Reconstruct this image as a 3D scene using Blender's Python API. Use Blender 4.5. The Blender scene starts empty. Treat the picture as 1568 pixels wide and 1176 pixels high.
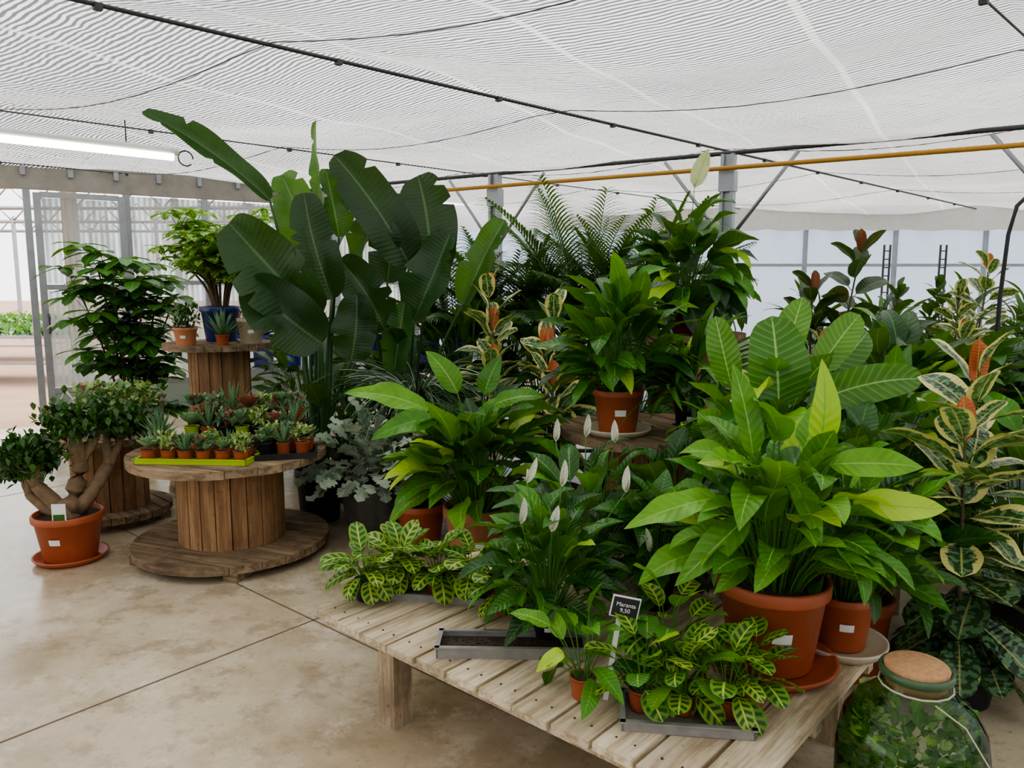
import bpy, math, random
from mathutils import Vector, Matrix
R=random.Random(11)
V=Vector
pi=math.pi
def ru(a,b): return R.uniform(a,b)
def lerp(a,b,t): return a+(b-a)*t

# ------------------------------------------------------------ materials
class G:
    def __init__(s,name):
        s.m=bpy.data.materials.new(name); s.m.use_nodes=True; s.t=s.m.node_tree; s.t.nodes.clear()
        s.out=s.t.nodes.new('ShaderNodeOutputMaterial')
    def n(s,ty,props=None,ins=None):
        nd=s.t.nodes.new('ShaderNode'+ty)
        for k,v in (props or {}).items(): setattr(nd,k,v)
        for k,v in (ins or {}).items(): s.set(nd.inputs[k],v)
        return nd
    def set(s,sock,v):
        if isinstance(v,bpy.types.NodeSocket): s.t.links.new(v,sock)
        else:
            if isinstance(v,(tuple,list)) and len(v)==3 and sock.type=='RGBA': v=(*v,1)
            sock.default_value=v
    def math(s,op,a,b=None,clamp=False):
        nd=s.t.nodes.new('ShaderNodeMath'); nd.operation=op; nd.use_clamp=clamp
        s.set(nd.inputs[0],a)
        if b is not None: s.set(nd.inputs[1],b)
        return nd.outputs[0]
    def mix(s,f,a,b):
        nd=s.t.nodes.new('ShaderNodeMix'); nd.data_type='RGBA'
        s.set(nd.inputs[0],f); s.set(nd.inputs[6],a); s.set(nd.inputs[7],b)
        return nd.outputs[2]
    def step(s,x,a,b):
        nd=s.t.nodes.new('ShaderNodeMapRange'); nd.interpolation_type='SMOOTHSTEP'
        s.set(nd.inputs[0],x); nd.inputs[1].default_value=a; nd.inputs[2].default_value=b
        return nd.outputs[0]
    def noise(s,vec,scale,detail=3,rough=.55):
        nd=s.n('TexNoise',None,{'Scale':scale,'Detail':detail,'Roughness':rough})
        if vec is not None: s.set(nd.inputs['Vector'],vec)
        return nd.outputs['Fac']
    def obj(s): return s.n('TexCoord').outputs['Object']
    def mapv(s,vec,scale=(1,1,1),rot=(0,0,0)):
        return s.n('Mapping',None,{'Vector':vec,'Scale':scale,'Rotation':rot}).outputs[0]
    def pbr(s,col,rough=.5,bump=None,bstr=.2,bdist=.01,**kw):
        p=s.n('BsdfPrincipled',None,{'Base Color':col,'Roughness':rough})
        for k,v in kw.items(): s.set(p.inputs[k.replace('_',' ')],v)
        if bump is not None:
            b=s.n('Bump',None,{'Height':bump,'Strength':bstr,'Distance':bdist}); s.t.links.new(b.outputs[0],p.inputs['Normal'])
        return p.outputs[0]
    def done(s,sh): s.t.links.new(sh,s.out.inputs[0]); return s.m
    def rnd(s): return s.n('Attribute',{'attribute_name':'rnd'}).outputs['Fac']

def simple(name,c,rough=.5,var=.25,scale=12,metal=0.,spec=.5):
    g=G(name); nz=g.noise(g.obj(),scale)
    d=tuple(x*(1-var) for x in c); l=tuple(min(1,x*(1+var)) for x in c)
    col=g.mix(nz,d,l)
    return g.done(g.pbr(col,rough,bump=nz,bstr=.1,Metallic=metal,Specular_IOR_Level=spec))

def leafmat(name,c1,c2,rib,vein=.3,freq=9,slope=3.,pat=None,cream=(.8,.75,.35),thr=.55,rough=.38,trans=.28,ribw=.05,young=None,young_t=.92,lo=.3,spec=.5,amp=.95):
    g=G(name)
    uv=g.n('UVMap').outputs[0]
    sp=g.n('SeparateXYZ',None,{0:uv}); U=sp.outputs[0]; W=sp.outputs[1]
    d=g.math('MULTIPLY',g.math('ABSOLUTE',g.math('SUBTRACT',U,.5)),2.)
    r=g.rnd()
    base=g.mix(g.step(r,0.,1.),c1,c2)
    nz=g.noise(g.obj(),14,2)
    base=g.mix(g.math('MULTIPLY',g.step(nz,.35,.75),.35),base,tuple(x*.5 for x in c1))
    ph=g.math('SUBTRACT',g.math('MULTIPLY',W,freq*2*pi),g.math('MULTIPLY',d,slope*2*pi/3))
    s=g.math('ADD',g.math('MULTIPLY',g.math('SINE',ph),.5),.5)
    sv=g.math('POWER',s,7.)
    base=g.mix(g.math('MULTIPLY',sv,vein),base,rib)
    if pat=='maranta':
        bl=g.math('MULTIPLY',g.step(s,lo,lo+.15),g.math('MULTIPLY',g.step(d,.08,.16),g.math('SUBTRACT',1.,g.step(d,.74,.82))))
        base=g.mix(g.math('MULTIPLY',bl,.94),base,cream)
    if pat=='var':
        cr=g.n('CombineXYZ',None,{0:g.math('MULTIPLY',U,2.6),1:g.math('MULTIPLY',W,5.),2:g.math('MULTIPLY',r,60.)}).outputs[0]
        n2=g.noise(cr,1.3,3,.6)
        e=g.math('ADD',d,g.math('MULTIPLY',g.math('SUBTRACT',n2,.5),amp))
        m=g.step(e,thr,thr+.07)
        n3=g.noise(cr,2.2,1)
        mid=g.mix(g.step(n3,.5,.54),base,tuple(min(1,x*2.2+.05) for x in c2))
        base=g.mix(m,mid,cream)
    if young is not None:
        base=g.mix(g.step(r,young_t,young_t+.02),base,young)
    base=g.mix(g.math('SUBTRACT',1.,g.step(d,ribw*.5,ribw*1.5)),base,rib)
    p=g.pbr(base,rough,bump=s,bstr=.35,bdist=.003,Specular_IOR_Level=spec)
    tr=g.n('BsdfTranslucent',None,{'Color':g.mix(.35,base,(.38,.68,.04))})
    mx=g.n('MixShader',None,{0:trans,1:p,2:tr.outputs[0]})
    return g.done(mx.outputs[0])

def woodmat(name,c1,c2,axis='Y',grain=1.,stain=.5):
    g=G(name); o=g.obj()
    sc={'X':(1.5,22,22),'Y':(22,1.5,22),'Z':(22,22,1.5)}[axis]
    r=g.rnd()
    off=g.n('VectorMath',{'operation':'ADD'},{0:g.mapv(o,sc)})
    cx=g.n('CombineXYZ',None,{0:g.math('MULTIPLY',r,37.),1:g.math('MULTIPLY',r,91.),2:0.}).outputs[0]
    g.set(off.inputs[1],cx)
    n1=g.noise(off.outputs[0],1.3*grain,6,.7)
    n2=g.noise(o,5,5,.65); n3=g.noise(o,28,4,.6)
    col=g.mix(g.step(n1,.36,.64),c1,c2)
    col=g.mix(g.math('MULTIPLY',r,.5),col,tuple(x*.6 for x in c1))
    col=g.mix(g.math('MULTIPLY',g.step(n2,.46,.68),stain),col,tuple(x*.42 for x in c1))
    col=g.mix(g.math('MULTIPLY',g.step(n3,.62,.70),stain),col,tuple(x*.35 for x in c1))
    return g.done(g.pbr(col,.8,bump=n1,bstr=.6,bdist=.005,Specular_IOR_Level=.2))

M={}
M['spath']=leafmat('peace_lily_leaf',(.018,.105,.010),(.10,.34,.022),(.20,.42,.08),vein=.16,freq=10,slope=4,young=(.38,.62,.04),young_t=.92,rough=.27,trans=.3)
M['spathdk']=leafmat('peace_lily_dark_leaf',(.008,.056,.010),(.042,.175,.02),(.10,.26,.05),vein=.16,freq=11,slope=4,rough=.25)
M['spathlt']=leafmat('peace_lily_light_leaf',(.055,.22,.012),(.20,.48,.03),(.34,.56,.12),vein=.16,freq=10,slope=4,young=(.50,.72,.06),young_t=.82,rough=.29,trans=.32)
M['aspi']=leafmat('broad_striped_leaf',(.055,.20,.018),(.16,.38,.035),(.40,.62,.18),vein=.28,freq=13,slope=5,rough=.31,young=(.42,.60,.10),young_t=.86,ribw=.04)
M['strel']=leafmat('bird_of_paradise_leaf',(.010,.042,.014),(.028,.095,.022),(.08,.18,.06),vein=.10,freq=26,slope=3,rough=.40,trans=.18,ribw=.04)
M['strellt']=leafmat('bird_of_paradise_light_leaf',(.035,.12,.03),(.09,.22,.05),(.18,.32,.12),vein=.12,freq=26,slope=3,rough=.38,trans=.4,ribw=.045)
M['ficus']=leafmat('variegated_rubber_leaf',(.015,.06,.02),(.05,.12,.05),(.60,.60,.22),vein=.06,freq=14,slope=2,pat='var',cream=(.82,.74,.29),thr=.60,rough=.28,young=(.62,.17,.08),young_t=.95,trans=.2)
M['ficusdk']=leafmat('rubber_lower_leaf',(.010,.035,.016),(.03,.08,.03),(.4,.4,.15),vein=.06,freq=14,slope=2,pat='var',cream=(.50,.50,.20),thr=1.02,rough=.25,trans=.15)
M['ficusred']=leafmat('rubber_burgundy_leaf',(.012,.035,.016),(.03,.08,.03),(.2,.2,.07),vein=.08,freq=14,slope=2,rough=.25,young=(.28,.08,.04),young_t=.9,trans=.15)
M['maranta']=leafmat('prayer_plant_leaf',(.13,.31,.025),(.32,.48,.06),(.58,.68,.12),vein=.0,freq=5,slope=2.6,pat='maranta',cream=(.014,.07,.012),rough=.42,lo=.40,ribw=.07,trans=.22)
M['palm']=leafmat('palm_leaflet',(.014,.065,.010),(.05,.16,.02),(.1,.22,.05),vein=.0,freq=2,slope=1,rough=.4)
M['scheff']=leafmat('umbrella_plant_leaf',(.022,.12,.016),(.09,.28,.04),(.2,.38,.1),vein=.15,freq=8,slope=3,rough=.32)
M['schefvar']=leafmat('variegated_umbrella_leaf',(.08,.22,.03),(.24,.40,.08),(.4,.5,.18),vein=.1,freq=8,slope=3,pat='var',cream=(.60,.66,.26),thr=.90,rough=.4)
M['jade']=leafmat('jade_leaf',(.016,.072,.010),(.055,.16,.02),(.06,.16,.02),vein=0,freq=2,slope=1,rough=.3,trans=.06)
M['silver']=leafmat('dusty_miller_leaf',(.22,.30,.21),(.48,.56,.44),(.45,.52,.42),vein=.2,freq=6,slope=3,rough=.8,trans=.1)
M['succ']=leafmat('succulent_leaf',(.10,.23,.11),(.30,.46,.25),(.3,.42,.26),vein=0,freq=2,slope=1,rough=.5,trans=.1,young=(.32,.07,.06),young_t=.78)
M['sedum']=leafmat('sedum_leaf',(.20,.34,.08),(.45,.57,.20),(.5,.6,.3),vein=0,freq=2,slope=1,rough=.5,trans=.15)
M['dark']=leafmat('dark_foliage_leaf',(.008,.04,.010),(.035,.12,.022),(.08,.18,.05),vein=.12,freq=8,slope=3,rough=.36)
M['croton']=leafmat('croton_leaf',(.05,.05,.02),(.22,.10,.03),(.5,.25,.06),vein=.5,freq=8,slope=3,rough=.35)
M['white']=leafmat('white_spathe',(.82,.82,.72),(.92,.92,.84),(.6,.7,.4),vein=.05,freq=6,slope=3,rough=.5,trans=.12)
M['palewhite']=leafmat('aging_spathe',(.62,.68,.35),(.75,.78,.45),(.5,.6,.3),vein=.05,freq=6,slope=3,rough=.5,trans=.35)
M['stem']=simple('green_stem',(.07,.20,.025),.45)
M['stemdk']=simple('dark_green_stem',(.03,.09,.02),.45)
M['bark']=simple('brown_bark',(.13,.09,.05),.9,.4,30)
M['jadebark']=simple('jade_bark',(.24,.165,.095),.85,.5,25)
M['terra']=simple('terracotta_plastic',(.42,.108,.045),.45,.16,9)
M['terracl']=simple('terracotta_clay',(.44,.19,.105),.85,.3,9)
M['orange']=simple('light_terracotta',(.60,.25,.12),.7,.1,9)
M['black']=simple('black_plastic_pot',(.02,.02,.022),.45,.2)
M['bluepot']=simple('blue_glazed_pot',(.02,.045,.16),.2,.3)
M['bluecr']=simple('blue_plastic',(.02,.05,.45),.4,.2)
M['purple']=simple('purple_plastic',(.14,.10,.5),.4,.2)
M['pink']=simple('magenta_pot',(.32,.02,.10),.4,.2)
M['beige']=simple('beige_woven_pot',(.50,.42,.30),.8,.3,40)
M['cream']=simple('cream_plastic_saucer',(.62,.55,.42),.45,.1)
M['lime']=simple('lime_plastic',(.42,.60,.02),.4,.1)
M['soil']=simple('potting_soil',(.055,.038,.025),.95,.6,60)
M['stone']=simple('dark_stone_pot',(.07,.06,.05),.85,.5,14)
M['grey']=simple('grey_planter',(.30,.29,.27),.7,.2)
M['traygrey']=simple('weathered_grey_tray',(.30,.29,.27),.55,.35,20,.2)
M['label']=simple('white_label',(.85,.85,.83),.6,.03)
M['blacklabel']=simple('black_label',(.02,.02,.025),.5,.1)
M['ink']=simple('dark_ink',(.03,.05,.03),.6,.1)
M['galv']=simple('galvanised_steel',(.34,.36,.38),.4,.22,8,.7)
M['darksteel']=simple('dark_steel',(.07,.07,.072),.5,.2,8,.5)
M['yellow']=simple('yellow_gas_pipe',(.46,.24,.03),.45,.15,8)
M['spoolt']=woodmat('spool_flange_wood',(.19,.13,.08),(.42,.31,.20),'Y')
M['spoold']=woodmat('spool_drum_wood',(.28,.155,.078),(.50,.31,.165),'Z',1.,.35)
M['tablew']=woodmat('bleached_plank_wood',(.46,.35,.22),(.86,.75,.57),'Y',1.,.25)
M['tableleg']=woodmat('bleached_post_wood',(.32,.23,.14),(.60,.48,.33),'Z')
M['cork']=simple('cork',(.46,.26,.13),.9,.45,60)
M['header']=simple('weathered_header_board',(.33,.31,.28),.8,.35,6)
M['kick']=simple('grey_green_kick_panel',(.24,.28,.24),.6,.15)

# ------------------------------------------------------------ mesh builder
class MB:
    def __init__(s): s.v=[];s.f=[];s.fm=[];s.uv=[];s.r=[];s.sm=[];s.mats=[]
    def mi(s,k):
        if k not in s.mats: s.mats.append(k)
        return s.mats.index(k)
    def add(s,vs,fs,mat,uvs=None,rnd=None,smooth=True):
        b=len(s.v); m=s.mi(mat)
        if rnd is None: rnd=R.random()
        s.v.extend([tuple(p) for p in vs]); s.uv.extend(uvs if uvs else [(0.25,0.25)]*len(vs)); s.r.extend([rnd]*len(vs))
        for f in fs: s.f.append(tuple(b+i for i in f)); s.fm.append(m); s.sm.append(smooth)
    def box(s,c,size,mat,rz=0,rnd=None,tilt=None):
        x,y,z=[a/2 for a in size]; c=V(c)
        M3=Matrix.Rotation(rz,3,'Z')
        if tilt is not None: M3=tilt@M3
        vs=[c+M3@V((sx*x,sy*y,sz*z)) for sx in(-1,1) for sy in(-1,1) for sz in(-1,1)]
        fs=[(0,1,3,2),(4,6,7,5),(0,4,5,1),(2,3,7,6),(0,2,6,4),(1,5,7,3)]
        s.add(vs,fs,mat,None,rnd,False)
    def tube(s,path,r0,r1,mat,seg=6,cap=True,rnd=None):
        n=len(path); vs=[];fs=[]
        path=[V(p) for p in path]
        up=V((.13,.2,1)).normalized()
        for i,p in enumerate(path):
            d=(path[min(i+1,n-1)]-path[max(i-1,0)])
            if d.length<1e-7: d=V((0,0,1))
            d.normalize()
            a=d.cross(up)
            if a.length<.1: a=d.cross(V((1,0,0)))
            a.normalize(); b=d.cross(a)
            r=lerp(r0,r1,i/(n-1))
            for k in range(seg):
                t=2*pi*k/seg; vs.append(p+a*(r*math.cos(t))+b*(r*math.sin(t)))
        for i in range(n-1):
            for k in range(seg):
                k2=(k+1)%seg; fs.append((i*seg+k,i*seg+k2,(i+1)*seg+k2,(i+1)*seg+k))
        if cap: fs.append(tuple(range(seg-1,-1,-1))); fs.append(tuple((n-1)*seg+k for k in range(seg)))
        s.add(vs,fs,mat,None,rnd)
    def lathe(s,prof,mat,c=(0,0,0),seg=36,smooth=True,wob=None):
        c=V(c);vs=[];fs=[]
        for i,(r,z) in enumerate(prof):
            for k in range(seg):
                t=2*pi*k/seg; rr=r*(wob(t,z) if wob else 1)
                vs.append(c+V((rr*math.cos(t),rr*math.sin(t),z)))
        for i in range(len(prof)-1):
            for k in range(seg):
                k2=(k+1)%seg; fs.append((i*seg+k,i*seg+k2,(i+1)*seg+k2,(i+1)*seg+k))
        s.add(vs,fs,mat,None,.4,smooth)
    def obj(s,name,loc=(0,0,0),rz=0,parent=None):
        me=bpy.data.meshes.new(name); me.from_pydata(s.v,[],s.f)
        for k in s.mats: me.materials.append(M[k])
        me.polygons.foreach_set('material_index',s.fm); me.polygons.foreach_set('use_smooth',s.sm)
        uvl=me.uv_layers.new(name='UVMap')
        li=[0]*len(me.loops); me.loops.foreach_get('vertex_index',li)
        fl=[]
        for i in li: fl.extend(s.uv[i])
        uvl.data.foreach_set('uv',fl)
        at=me.attributes.new('rnd','FLOAT','POINT'); at.data.foreach_set('value',s.r)
        me.update()
        o=bpy.data.objects.new(name,me); bpy.context.scene.collection.objects.link(o)
        o.location=loc; o.rotation_euler=(0,0,rz)
        if parent: o.parent=parent
        return o

SH={'lance':(.55,.75,.412),'spear':(.6,1.0,.345),'ovate':(.45,.5,.518),'paddle':(.33,.42,.589),'strap':(.2,.6,.638),'round':(.8,.35,.493),'ell':(.55,.5,.483)}
def leaf(mb,base,d,L,W,mat,droop=.6,fold=.25,shape='lance',roll=0,wave=0,nl=8,na=2,face=None,rnd=None,lobes=0,sw=0,split=0):
    d=V(d).normalized()
    if face is not None:
        n=V(face); n=(n-d*n.dot(d)).normalized(); sd=d.cross(n)
    else:
        sd=d.cross(V((0,0,1)))
        if sd.length<.08: sd=V((math.cos(roll*7),math.sin(roll*7),0)); sd=(sd-d*sd.dot(d))
        sd.normalize(); n=sd.cross(d)
    if roll:
        c,s_=math.cos(roll),math.sin(roll); sd,n=sd*c+n*s_, n*c-sd*s_
    a,b,nm=SH[shape]; p=V(base); vs=[];uvs=[];fs=[]
    ph=ru(0,6.28); da=droop/nl; ds=L/nl; cf,sf=math.cos(fold),math.sin(fold); nc=2*na+1; wf=ru(8,13)
    notch=set()
    for _ in range(split): notch.add((R.randint(int(nl*.3),int(nl*.9)),R.choice((-1,1))))
    for i in range(nl+1):
        t=i/nl; w=(max(t,.004)**a)*((1-t)**b)/nm*W*.5
        if lobes: w*=.45+.55*abs(math.sin(lobes*pi*t+.3))
        for j in range(nc):
            q=(j-na)/na; ww=w
            if split and ((i,1) in notch and q>.5 or (i,-1) in notch and q<-.5): ww=w*.62
            off=sd*(ww*q*cf)+n*(abs(q)*ww*sf)
            if wave: off=off+n*(math.sin(t*wf+ph+(2.1 if q>0 else 0))*wave*abs(q)*w)
            vs.append(p+off); uvs.append((.5+.5*q,t))
        c,s_=math.cos(da),math.sin(da)
        p=p+d*ds
        d,n=d*c-n*s_, n*c+d*s_
        if sw:
            c,s_=math.cos(sw/nl),math.sin(sw/nl); d,sd=d*c+sd*s_, sd*c-d*s_
    for i in range(nl):
        for j in range(nc-1):
            k=i*nc+j; fs.append((k,k+1,k+nc+1,k+nc))
    mb.add(vs,fs,mat,uvs,rnd)

def arcpath(o,az,a0,a1,length,n=6):
    p=V(o);pts=[p.copy()]
    for i in range(n):
        a=lerp(a0,a1,(i+.5)/n)
        p=p+V((math.sin(a)*math.cos(az),math.sin(a)*math.sin(az),math.cos(a)))*(length/n)
        pts.append(p.copy())
    return pts
def dirv(az,a): return V((math.sin(a)*math.cos(az),math.sin(a)*math.sin(az),math.cos(a)))

def clump(mb,o,n,plen,L,wr,lean,mat='spath',stem='stem',droop=(.5,1.5),shape='spear',sr=.004,spread=.04,fold=.22,wave=.18,nl=9,extra=.3,power=.8,chaos=1.):
    o=V(o)
    for i in range(n):
        k=(i+.5)/n
        az=i*2.39996+ru(-.5,.5)*chaos
        le=lerp(lean[0],lean[1],k**power)+ru(-.2,.2)*chaos
        pl=lerp(plen[1],plen[0],k)*ru(.75,1.15); ll=lerp(L[0],L[1],R.random()**.8)
        oo=o+V((math.cos(az),math.sin(az),0))*(spread*k**.5)
        pts=arcpath(oo,az,le*.35,le,pl)
        mb.tube(pts,sr,sr*.7,stem,5,False)
        m=mat if isinstance(mat,str) else R.choice(mat)
        leaf(mb,pts[-1],dirv(az+ru(-.5,.5)*chaos,le+extra+ru(-.3,.35)*chaos),ll,ll*wr*ru(.85,1.15),m,ru(*droop),fold+ru(-.1,.22)*chaos,shape,ru(-.65,.65)*chaos,wave,nl,sw=ru(-.35,.35))

def pot(mb,r,h,mat='terra',c=(0,0,0),rim=.16,taper=.72,saucer=None,label=True,sr=1.35):
    x,y,z=c
    if saucer:
        mb.lathe([(0,0),(r*sr*.85,0),(r*sr,.03),(r*sr*1.0,.038),(r*sr*.95,.036),(r*sr*.82,.012),(0,.012)],saucer,c)
        z+=.014; h=h
    rr=r*.93
    mb.lathe([(0,0),(r*taper,0),(r*taper+.003,.006),(rr,h*(1-rim)),(r,h*(1-rim)+.004),(r*1.01,h*(1-rim)+.01),(r*1.01,h-.006),(r*.99,h),(r*.93,h),(r*.90,h*.9)],mat,(x,y,z))
    mb.lathe([(r*.91,h*.9),(r*.5,h*.92),(0,h*.93)],'soil',(x,y,z),24)
    if label:
        a=-pi/2+ru(-.25,.4); s=min(.05,r*.36); zz=z+h*.5
        q=r*lerp(taper,.93,.6)+.004
        vs=[];fs=[]
        for i in range(4):
            t=a+(i/3-.5)*s*1.2/q
            vs+= [(x+q*math.cos(t)*.985,y+q*math.sin(t)*.985,zz-s*.35),(x+q*math.cos(t)*1.03,y+q*math.sin(t)*1.03,zz+s*.35)]
        for i in range(3): fs.append((2*i,2*i+2,2*i+3,2*i+1))
        mb.add(vs,fs,'label',None,.5)
    return z+h*.92

def rosette(mb,o,r,n=18,mat='succ',rnd=None,up=.9):
    rn=R.random() if rnd is None else rnd
    for i in range(n):
        k=i/n; az=i*2.39996; a=lerp(1.35,.25,k)*up
        leaf(mb,V(o)+V((0,0,.004*k)),dirv(az,a),r*lerp(1,.55,k),r*.42,mat,-.5,.35,'round',0,0,4,1,rnd=min(1,max(0,rn+ru(-.08,.08))))

# ------------------------------------------------------------ room shell
g=G('polished_concrete_floor'); o=g.obj()
n1=g.noise(o,.9,6,.65); n2=g.noise(o,4.5,8,.7); n3=g.noise(o,60,5,.7); n4=g.noise(g.mapv(o,(1,1,1),(0,0,.5)),2.3,8,.75); n5=g.noise(o,15,6,.8)
col=g.mix(g.step(n1,.38,.62),(.42,.33,.22),(.60,.51,.375))
col=g.mix(g.math('MULTIPLY',g.step(n4,.50,.60),.5),col,(.72,.65,.52))
col=g.mix(g.math('MULTIPLY',g.step(n2,.50,.64),.6),col,(.32,.245,.155))
col=g.mix(g.math('MULTIPLY',g.step(n5,.54,.68),.4),col,(.25,.19,.12))
col=g.mix(g.math('MULTIPLY',g.step(n3,.60,.70),.55),col,(.15,.11,.07))
M['floor']=g.done(g.pbr(col,g.math('ADD',g.math('MULTIPLY',n4,.35),.06),bump=n2,bstr=.06,bdist=.004,Specular_IOR_Level=.65))
M['joint']=simple('floor_joint',(.17,.125,.08),.9)
M['dirt']=simple('outside_soil',(.34,.21,.14),.9,.3,2)
wd=V((.83,.56,0)).normalized(); W0=V((-5.46,8.43,0))
mb=MB()
pA=W0-wd*14; pB=W0+wd*5.2
mb.add([(-17,-8,0),(12,-8,0),(12,13.5,0),(pB.x,13.5,0),(pB.x,pB.y,0),(pA.x,pA.y,0)],[(0,1,2,3,4,5)],'floor',None,.5,False)
e1=V((.65,.76,0)).normalized(); e2=V((.76,-.65,0)).normalized(); J=V((-.95,3.5,0))
def strip(a,b,w=.009):
    d=(b-a).normalized(); s=V((-d.y,d.x,0))*w*.5; z=V((0,0,.0015))
    mb.add([a-s+z,b-s+z,b+s+z,a+s+z],[(0,1,2,3)],'joint',None,.5,False)
for k in(-1,0,1): strip(J+e2*(3.6*k)-e1*6,J+e2*(3.6*k)+e1*6)
for k in(-1,0,1): strip(J+e1*(3.6*k)-e2*7,J+e1*(3.6*k)+e2*7)
mb.obj('floor')
mb=MB(); mb.add([(-60,-30,-.02),(60,-30,-.02),(60,70,-.02),(-60,70,-.02)],[(0,1,2,3)],'dirt',None,.5,False); mb.obj('ground')

# ceiling shade cloth
g=G('striped_shade_cloth'); o=g.obj()
rot=math.atan2(-.529,.849)
sp=g.n('SeparateXYZ',None,{0:g.mapv(o,(1,1,1),(0,0,-rot))})
nA=g.noise(o,1.6,3,.6); nC=g.noise(o,7.5,2,.5); nB=g.noise(o,.6,3)
ph=g.math('ADD',g.math('MULTIPLY',sp.outputs[1],2*pi/.036),g.math('ADD',g.math('MULTIPLY',nA,20.),g.math('MULTIPLY',nC,6.)))
s=g.math('ADD',g.math('MULTIPLY',g.math('SINE',ph),.5),.5)
cl=g.step(s,.30,.60)
ph2=g.math('MULTIPLY',sp.outputs[0],2*pi/1.1)
s2=g.step(g.math('SINE',ph2),.990,.999)
cc_=g.mix(g.step(nB,.3,.7),(.52,.51,.49),(.72,.71,.69))
df=g.n('BsdfDiffuse',None,{'Color':cc_})
tl=g.n('BsdfTranslucent',None,{'Color':cc_})
dm=g.n('MixShader',None,{0:.6,1:df.outputs[0],2:tl.outputs[0]})
dg=g.n('BsdfDiffuse',None,{'Color':(.04,.04,.043)})
tp=g.n('BsdfTransparent',None,{'Color':(.15,.15,.155)})
gap=g.n('MixShader',None,{0:.15,1:tp.outputs[0],2:dg.outputs[0]})
fac=g.math('MAXIMUM',cl,g.math('MULTIPLY',s2,.4))
mx=g.n('MixShader',None,{0:fac,1:gap.outputs[0],2:dm.outputs[0]})
M['cloth']=g.done(mx.outputs[0])
c1=V((.71,.704,0)); c2=V((.704,-.71,0)); ZC=2.88
def cz(s): return ZC-.13*abs(math.sin(pi*(s+3.91)/2.83))
def inside(p,m=.35):
    r=p-W0; side=r.x*(-wd.y)+r.y*wd.x
    return side<m and p.y<13.6 and p.x<11.6 and p.x>-17 and p.y>-7
mb=MB(); ns=170; nc_=120; vs=[];fs=[]
for i in range(ns+1):
    s=-22+i*.179
    for j in range(nc_+1):
        a=-20+j*.35; p=c2*s+c1*a; vs.append((p.x,p.y,cz(s)+.02*math.sin(a*2.1+s*1.3)+.012*math.sin(a*4.7-s*3.1)))
for i in range(ns):
    for j in range(nc_):
        k=i*(nc_+1)+j; cc=(V(vs[k])+V(vs[k+nc_+2]))*.5; 
        if inside(cc): fs.append((k,k+1,k+nc_+2,k+nc_+1))
mb.add(vs,fs,'cloth',None,.5); mb.obj('ceiling')
mb=MB()
for kk in range(-3,3):
    s=-3.91+2.83*kk; run=[]
    for j in range(-60,100):
        a=j*.25; p=c2*s+c1*a
        if inside(p,.0): run.append(V((p.x,p.y,ZC-.04)))
    if len(run)>2:
        mb.tube(run,.011 if kk==0 else .006,.011 if kk==0 else .006,'darksteel',6)
        for q in run[::5]: mb.box(q+V((0,0,-.008)),(.035,.035,.03),'darksteel',.78)
mb.obj('ceiling_support_cable')
mb=MB()
d1=V((.849,-.529,0)); d2=V((.529,.849,0))
for k in range(-2,3):
    b=V((-.1,8.33,0))+d2*(k*2.2+.3)
    run=[b+d1*(j*.3) for j in range(-40,40)]
    run=[V((p.x,p.y,cz(p.dot(c2))-.03)) for p in run if inside(p,0)]
    if len(run)>2: mb.tube(run,.003,.003,'darksteel',5)
mb.obj('shade_cloth_seam')
def run_pipe(name,p,z,r,mat,a=-5,b=9):
    mb=MB(); p=V(p); q0=p+d1*a; q1=p+d1*b
    mb.tube([(q0.x,q0.y,z),((q0.x+q1.x)/2,(q0.y+q1.y)/2,z),(q1.x,q1.y,z)],r,r,mat,10); mb.obj(name)
run_pipe('yellow_gas_pipe',(-.1,8.2,0),2.60,.020,'yellow',-1.2,9)
run_pipe('steel_roof_rail',(0,8.38,0),2.76,.020,'darksteel',-4,9)
for k in(-2.4,0,2.5,5.1):
    p=V((-.18,8.42,0))+d1*k
    mb=MB(); an=math.atan2(d1.y,d1.x)
    for o2 in(-.045,.045): mb.box((d1.x*o2,d1.y*o2,1.37),(.03,.09,2.74),'galv',an)
    mb.box((0,0,1.37),(.07,.02,2.74),'galv',an); mb.box((0,0,2.5),(.14,.12,.18),'galv',an); mb.box((0,0,.01),(.2,.2,.02),'galv',an)
    for sgn in(-1,1):
        mb.tube([(d1.x*.04*sgn,d1.y*.04*sgn,2.0),(d1.x*.33*sgn,d1.y*.33*sgn,2.38),(d1.x*.60*sgn,d1.y*.60*sgn,2.72)],.017,.017,'galv',6)
    mb.obj('steel_post',p)

g=G('corrugated_polycarbonate'); o=g.obj()
sp=g.n('SeparateXYZ',None,{0:o})
w=g.math('ADD',g.math('MULTIPLY',g.math('SINE',g.math('MULTIPLY',sp.outputs[0],2*pi/.06)),.5),.5)
nz=g.noise(g.mapv(o,(1.6,1,.25)),3,5,.65)
f=g.math('ADD',g.math('MULTIPLY',w,.35),g.math('MULTIPLY',g.step(nz,.35,.7),.45))
f=g.math('ADD',f,.12)
tl=g.n('BsdfTranslucent',None,{'Color':(.50,.52,.51)}); gl=g.pbr((.45,.47,.46),.3)
a=g.n('MixShader',None,{0:.5,1:tl.outputs[0],2:gl}); tp=g.n('BsdfTransparent',None,{'Color':(.72,.74,.74)})
M['poly']=g.done(g.n('MixShader',None,{0:f,1:tp.outputs[0],2:a.outputs[0]}).outputs[0])
g=G('white_plastic_film'); o=g.obj(); nz=g.noise(g.mapv(o,(1,1,.4)),2,4)
tl=g.n('BsdfTranslucent',None,{'Color':(.70,.77,.86)}); df=g.n('BsdfDiffuse',None,{'Color':(.7,.75,.8)})
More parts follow.
